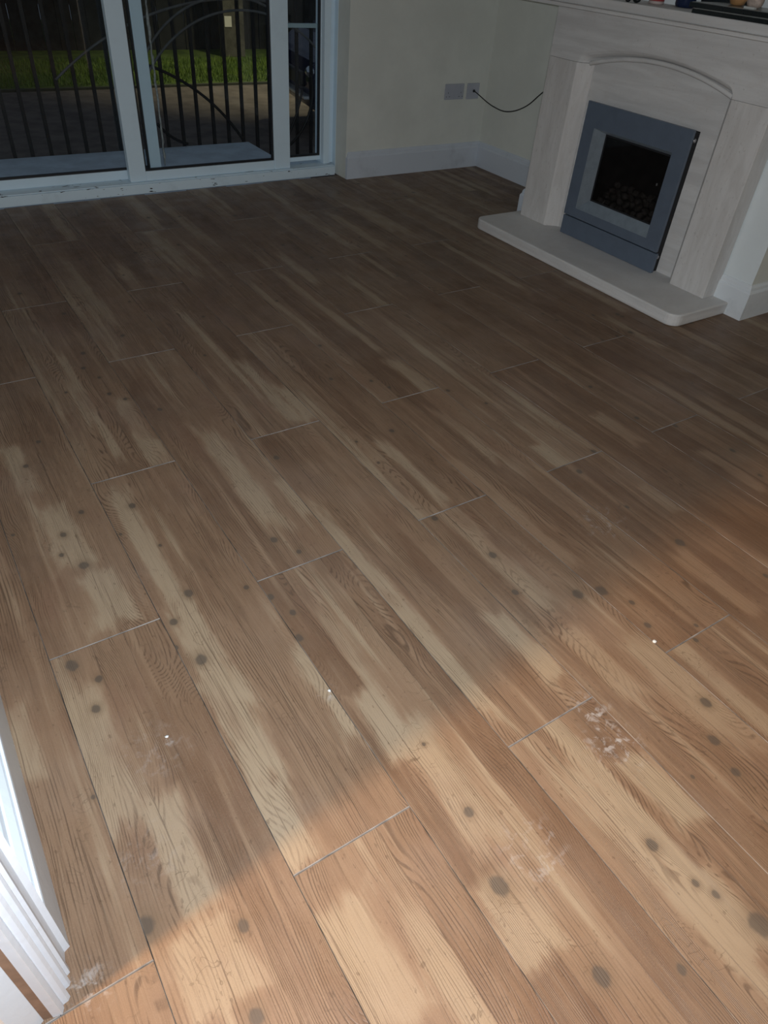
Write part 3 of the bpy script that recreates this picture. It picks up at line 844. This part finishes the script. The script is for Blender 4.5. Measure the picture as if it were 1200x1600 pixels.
bar = MB().box(2.392 * S, 2.41 * S, 1.60 * S, 1.80 * S, M1, M1 + 0.06).build('black_box', BLACKGLOSS, origin=U(2.40, 1.70, MZ1), bevel=0.002)
tag(bar, 'long black box standing behind the glass stand on the mantel', 'box')
bot = empty('blue_bottle', U(2.36, 1.83, MZ1), 'dark blue shiny bottle standing left of the glass stand', 'bottle')
NAVY = plain('navy_glass', (0.012, 0.022, 0.06), 0.12)
MB().lathe(U(2.36, 1.832, MZ1), [(0.02, 0.0), (0.035, 0.002), (0.039, 0.012), (0.039, 0.06), (0.030, 0.08), (0.016, 0.09), (0.016, 0.105)], 28).build('bottle_body', NAVY, bot)
MB().lathe(U(2.36, 1.832, MZ1) + Vector((0, 0, 0.105)), [(0.004, 0), (0.019, 0), (0.019, 0.02), (0.003, 0.022)], 20).build('cap', BLACKGLOSS, bot)
red = empty('red_pot', U(2.33, 1.92, MZ1), 'red pot with a pale foot between the bottle and the black figurine', 'pot')
REDM = plain('red_glaze', (0.40, 0.055, 0.06), 0.35, var=0.1)
PALEF = plain('pale_foot', (0.50, 0.42, 0.40), 0.5)
MB().lathe(U(2.33, 1.925, MZ1), [(0.02, 0), (0.030, 0.001), (0.031, 0.010), (0.02, 0.011)], 24).build('foot', PALEF, red)
MB().lathe(U(2.33, 1.925, MZ1) + Vector((0, 0, 0.011)), [(0.02, 0), (0.030, 0.0), (0.032, 0.02), (0.030, 0.045), (0.02, 0.05)], 24).build('pot_body', REDM, red)
fg = empty('black_figurine', U(2.235, 1.94, MZ1), 'small black two-legged figurine at the left end of the mantel', 'figurine')
fm = MB()
c0 = U(2.232, 1.945, MZ1)
fm.blob(c0 + Vector((0, 0.020, 0.007)), 0.012, 0.010, 0.007, 0.1, 1, 2)
fm.blob(c0 + Vector((0.012, -0.014, 0.010)), 0.014, 0.017, 0.010, 0.1, 2, 2)
fm.build('feet', BLACKGLOSS, fg)
MB().tube([c0 + Vector((0, 0.020, 0.008)), c0 + Vector((0.002, 0.014, 0.035)), c0 + Vector((0.006, 0.004, 0.07)), c0 + Vector((0.006, 0.0, 0.10))], 0.012, 10, taper=[0.6, 0.8, 1.3, 0.8]).tube([c0 + Vector((0.012, -0.014, 0.01)), c0 + Vector((0.01, -0.008, 0.035)), c0 + Vector((0.006, 0.002, 0.07))], 0.012, 10, taper=[0.6, 0.8, 1.0]).build('figure_body', BLACKGLOSS, fg)

# ---------------------------------------------------------------- crumbs of paint and plaster on the floor
FLK = plain('plaster_white', (0.72, 0.74, 0.75), 0.7)
for i, (x, y, s, lab) in enumerate(((1.157, 0.495, 0.006, 'white plaster crumb on the sunlit-brown plank nearest the right edge'),
                                    (0.447, 0.749, 0.004, 'tiny white paint crumb in the middle of the floor'),
                                    (0.127, 0.812, 0.004, 'white crumb beside the pale scuff on the left of the floor'))):
    lab = ('white plaster crumb on the warm lit planks at right', 'tiny white paint crumb at mid floor along a plank seam', 'white crumb on the pale scuff at left of the floor')[i]
    f = MB().blob((x, y, s * 0.5), s, s * 0.8, s * 0.5, 0.4, i, 1).build('plaster_crumb', FLK, origin=(x, y, 0))
    tag(f, lab, 'debris')

# ---------------------------------------------------------------- outside: step, railing, drive, grass, fence, car
CONC = plain('grey_step', (0.68, 0.77, 0.85), 0.85, var=0.12, scale=6, bump=0.002)
TARMAC = plain('drive_surface', (0.155, 0.128, 0.110), 0.9, var=0.25, scale=5, bump=0.004)
st = MB().box(-0.3 * S, 1.965 * S, 3.60 * S, 4.47 * S, -0.32 * S, -0.10 * S).build('step', CONC, origin=U(0.8, 4.0, -0.32), bevel=0.008)
tag(st, 'grey blue concrete step outside the sliding door', 'step')
struct('ground', MB().box(-6 * S, 9 * S, 3.52 * S, 7.46 * S, -0.37 * S, -0.32 * S), TARMAC)
soil = NT('turf_soil', 0.95)
soil.set('Base Color', soil.mix(soil.remap(soil.noise(soil.pos(), 7, 5), 0.35, 0.65), (0.05, 0.085, 0.016), (0.10, 0.15, 0.028)))
struct('lawn_bed', MB().box(-6 * S, 9 * S, 7.46 * S, 12 * S, -0.37 * S, -0.305 * S), soil.m)
kerb = MB().box(-6 * S, 9 * S, 7.42 * S, 7.46 * S, -0.32 * S, -0.302 * S)
struct('trim_1', kerb, plain('kerb_dark', (0.06, 0.065, 0.045), 0.9))
gk_ = NT('grass_blade', 0.6)
gk_.set('Base Color', gk_.mix(gk_.remap(gk_.noise(gk_.pos(), 3, 4), 0.35, 0.65), (0.09, 0.16, 0.02), (0.17, 0.25, 0.035)))
rg = random.Random(3)
gv, gf = [], []
for i in range(14000):
    x = rg.uniform(0.2, 6.5) * S; y = (7.50 + 1.32 * rg.random()) * S
    z = -0.306 * S; h = rg.uniform(0.025, 0.07); a = rg.uniform(0, 6.28); b = 0.006
    dx, dy = math.cos(a) * b, math.sin(a) * b; lx, ly = rg.uniform(-.025, .025), rg.uniform(-.025, .025)
    n = len(gv)
    gv += [(x - dx, y - dy, z), (x + dx, y + dy, z), (x + lx, y + ly, z + h)]
    gf.append((n, n + 1, n + 2))
gme = bpy.data.meshes.new('grass'); gme.from_pydata(gv, [], gf); gme.materials.append(gk_.m)
go = bpy.data.objects.new('grass', gme); COL.objects.link(go)
tag(go, 'short green grass beyond the drive, lit by a lamp', 'grass', kind='stuff')
# railing
ry = 4.488
rail = empty('railing', U(1.3, ry, -0.32), 'black iron railing with curved scrollwork on the step outside the door', 'railing')
def railbar(x, z0):
    return MB().box((x - 0.0085) * S, (x + 0.0085) * S, (ry - 0.0085) * S, (ry + 0.0085) * S, z0 * S, 0.86 * S)
xs = [0.621 - 0.0975 * k for k in range(1, 7)] + [0.621, 0.711, 0.808, 0.903, 0.998, 1.091, 1.184, 1.278, 1.372, 1.466, 1.56, 1.655, 1.752, 1.846, 1.94, 2.034, 2.125, 2.22, 2.312, 2.411, 2.506, 2.60]
for x in xs:
    railbar(x, -0.3195).build('baluster', IRON, rail)
MB().box(0.0 * S, 2.66 * S, (ry - 0.016) * S, (ry + 0.016) * S, 0.86 * S, 0.885 * S).build('top_rail', IRON, rail)
def arc(cx, cz, r, a0, a1, mat, rad=0.0085, dy=-0.020):
    n = 40
    MB().tube([U(cx + r * math.cos(a0 + (a1 - a0) * i / n), ry + dy, cz + r * math.sin(a0 + (a1 - a0) * i / n)) for i in range(n + 1)], rad, 8).build('scroll', mat, rail)
def circ3(a, b, c):
    ax, ay = a; bx, by = b; cx, cy = c
    d = 2 * (ax * (by - cy) + bx * (cy - ay) + cx * (ay - by))
    ux = ((ax * ax + ay * ay) * (by - cy) + (bx * bx + by * by) * (cy - ay) + (cx * cx + cy * cy) * (ay - by)) / d
    uy = ((ax * ax + ay * ay) * (cx - bx) + (bx * bx + by * by) * (ax - cx) + (cx * cx + cy * cy) * (bx - ax)) / d
    return ux, uy, math.hypot(ax - ux, ay - uy)
def arc3(a, b, c, mat, rad=0.0085, dy=-0.020):
    ux, uy, r = circ3(a, b, c)
    t0, t1 = math.atan2(a[1] - uy, a[0] - ux), math.atan2(c[1] - uy, c[0] - ux)
    if t0 < t1 - math.pi: t0 += 2 * math.pi
    if t1 < t0 - math.pi: t1 += 2 * math.pi
    arc(ux, uy, r, t0, t1, mat, rad, dy)
arc3((0.90, 0.255), (1.423, 0.535), (2.20, 0.60), IRON_PALE, 0.0075)
arc3((1.36, 0.33), (1.634, 0.575), (2.30, 0.47), IRON_PALE, 0.0075, -0.036)
arc3((1.33, 0.20), (1.852, 0.564), (2.45, 0.36), IRON_PALE, 0.0075, -0.052)
arc3((1.40, 0.31), (1.736, 0.124), (1.925, -0.085), IRON, 0.010)
arc3((1.40, 0.03), (1.52, -0.067), (1.57, -0.085), IRON, 0.010, -0.036)
arc3((2.40, 0.25), (2.401, 0.082), (2.24, -0.14), IRON, 0.010)
arc3((2.33, 0.17), (2.278, 0.016), (2.20, -0.12), IRON, 0.009, -0.036)
# fence behind the grass
FEN = plain('dark_fence_board', (0.034, 0.035, 0.037), 0.9, var=0.3, scale=8)
fence = empty('garden_fence', U(3.0, 9.45, -0.305), 'dark upright board fence standing behind the grass', 'fence')
bmesh_f = None
for i in range(44):
    x = -0.6 + 0.155 * i
    mb = MB().box((x + 0.003) * S, (x + 0.152) * S, (9.45 + (0.008 if i % 2 else 0)) * S, (9.472 + (0.008 if i % 2 else 0)) * S, -0.305 * S, 1.35 * S)
    mb.build('fence_board', FEN, fence)
MB().box(-0.6 * S, 6.2 * S, 9.485 * S, 9.51 * S, 0.9 * S, 0.96 * S).box(-0.6 * S, 6.2 * S, 9.485 * S, 9.51 * S, 0.1 * S, 0.16 * S).build('fence_rail', FEN, fence)
post = empty('notice_post', U(3.79, 8.92, -0.305), 'wide weathered wooden post with a white notice behind the grass', 'post')
WPOST = plain('weathered_post', (0.10, 0.094, 0.078), 0.9, var=0.3, scale=12)
k9 = 8.92 / 8.3
MB().box(3.40 * k9 * S, 3.66 * k9 * S, 8.92 * S, 8.98 * S, -0.304 * S, 1.1 * S).build('post_board', WPOST, post, bevel=0.004)
MB().box(3.701 * S, 3.784 * S, 8.913 * S, 8.919 * S, -0.019 * S, 0.081 * S).build('notice', plain('notice_paper', (0.80, 0.76, 0.66), 0.8), post)
# parked car, nose to the left and a little away
car = empty('car', (0, 0, 0), 'dark blue car parked beyond the railing, seen through the narrow right pane', 'car')
CARP = plain('car_paint', (0.014, 0.018, 0.06), 0.16, 0.3)
CARB = plain('car_black', (0.010, 0.010, 0.012), 0.5)
HUB = plain('hub_grey', (0.10, 0.10, 0.11), 0.4, 0.5)
CHROME = plain('chrome_strip', (0.80, 0.80, 0.78), 0.25, 0.5)
LAMPG = plain('headlamp_glass', (0.8, 0.83, 0.85), 0.08, 0.9)
sect = [(0.10, 0.22, 0.54), (0.0, 0.48, 0.56), (0.04, 0.64, 0.60), (0.28, 0.78, 0.74), (1.05, 0.93, 0.82), (1.75, 1.36, 0.60), (2.2, 1.44, 0.58), (3.1, 1.40, 0.58), (3.75, 1.05, 0.74), (4.02, 0.92, 0.78), (4.08, 0.5, 0.80), (3.95, 0.28, 0.74)]
cbm = MB()
vl = [cbm.bm.verts.new((-h_, a, c_)) for a, c_, h_ in sect]
vr = [cbm.bm.verts.new((h_, a, c_)) for a, c_, h_ in sect]
ncar = len(sect)
for i in range(ncar):
    cbm.bm.faces.new((vl[i], vl[(i + 1) % ncar], vr[(i + 1) % ncar], vr[i]))
cbm.bm.faces.new(vl); cbm.bm.faces.new(vr[::-1])
cbm.build('car_body', CARP, car, bevel=0.06)
for sx in (-1, 1):
    for wy in (0.80, 3.25):
        wp = [(0.05, -0.10), (0.29, -0.10), (0.31, -0.07), (0.31, 0.07), (0.29, 0.10), (0.20, 0.105), (0.05, 0.09)]
        wh = MB().lathe((sx * 0.73, wy, 0.31), [(a, c_ * sx) for a, c_ in wp], 28, axis='x').build('wheel', CARB, car)
        MB().lathe((sx * 0.838, wy, 0.31), [(0.02, -0.004 * sx), (0.17, -0.004 * sx), (0.18, 0.004 * sx), (0.02, 0.008 * sx)], 24, axis='x').build('hub_cap', HUB, wh)
    MB().blob((sx * 0.49, 0.035, 0.56), 0.085, 0.05, 0.05, 0.05, 2, 2).build('headlamp', LAMPG, car)
    wm = MB()
    vv = []
    for (a, c_) in [(1.25, 0.98), (1.80, 1.32), (3.05, 1.32), (3.55, 1.04)]:
        t = (c_ - 0.93) / (1.44 - 0.93)
        vv.append(wm.bm.verts.new((sx * (0.825 - 0.235 * t), a, c_)))
    wm.bm.faces.new(vv)
    q_ = bmesh.ops.extrude_face_region(wm.bm, geom=list(wm.bm.faces))
    for v in [q for q in q_['geom'] if isinstance(q, bmesh.types.BMVert)]: v.co.x -= sx * 0.02
    wm.build('side_window', BLACKGLOSS, car)
MB().box(-0.50, 0.50, -0.03, 0.10, 0.345, 0.370).build('bumper_strip', CHROME, car, bevel=0.006)
MB().box(-0.36, 0.36, -0.015, 0.10, 0.42, 0.54).build('grille', CARB, car, bevel=0.02)
car.rotation_euler = (0, 0, math.radians(-100))
car.location = (3.474, 6.870, -0.32 * S)
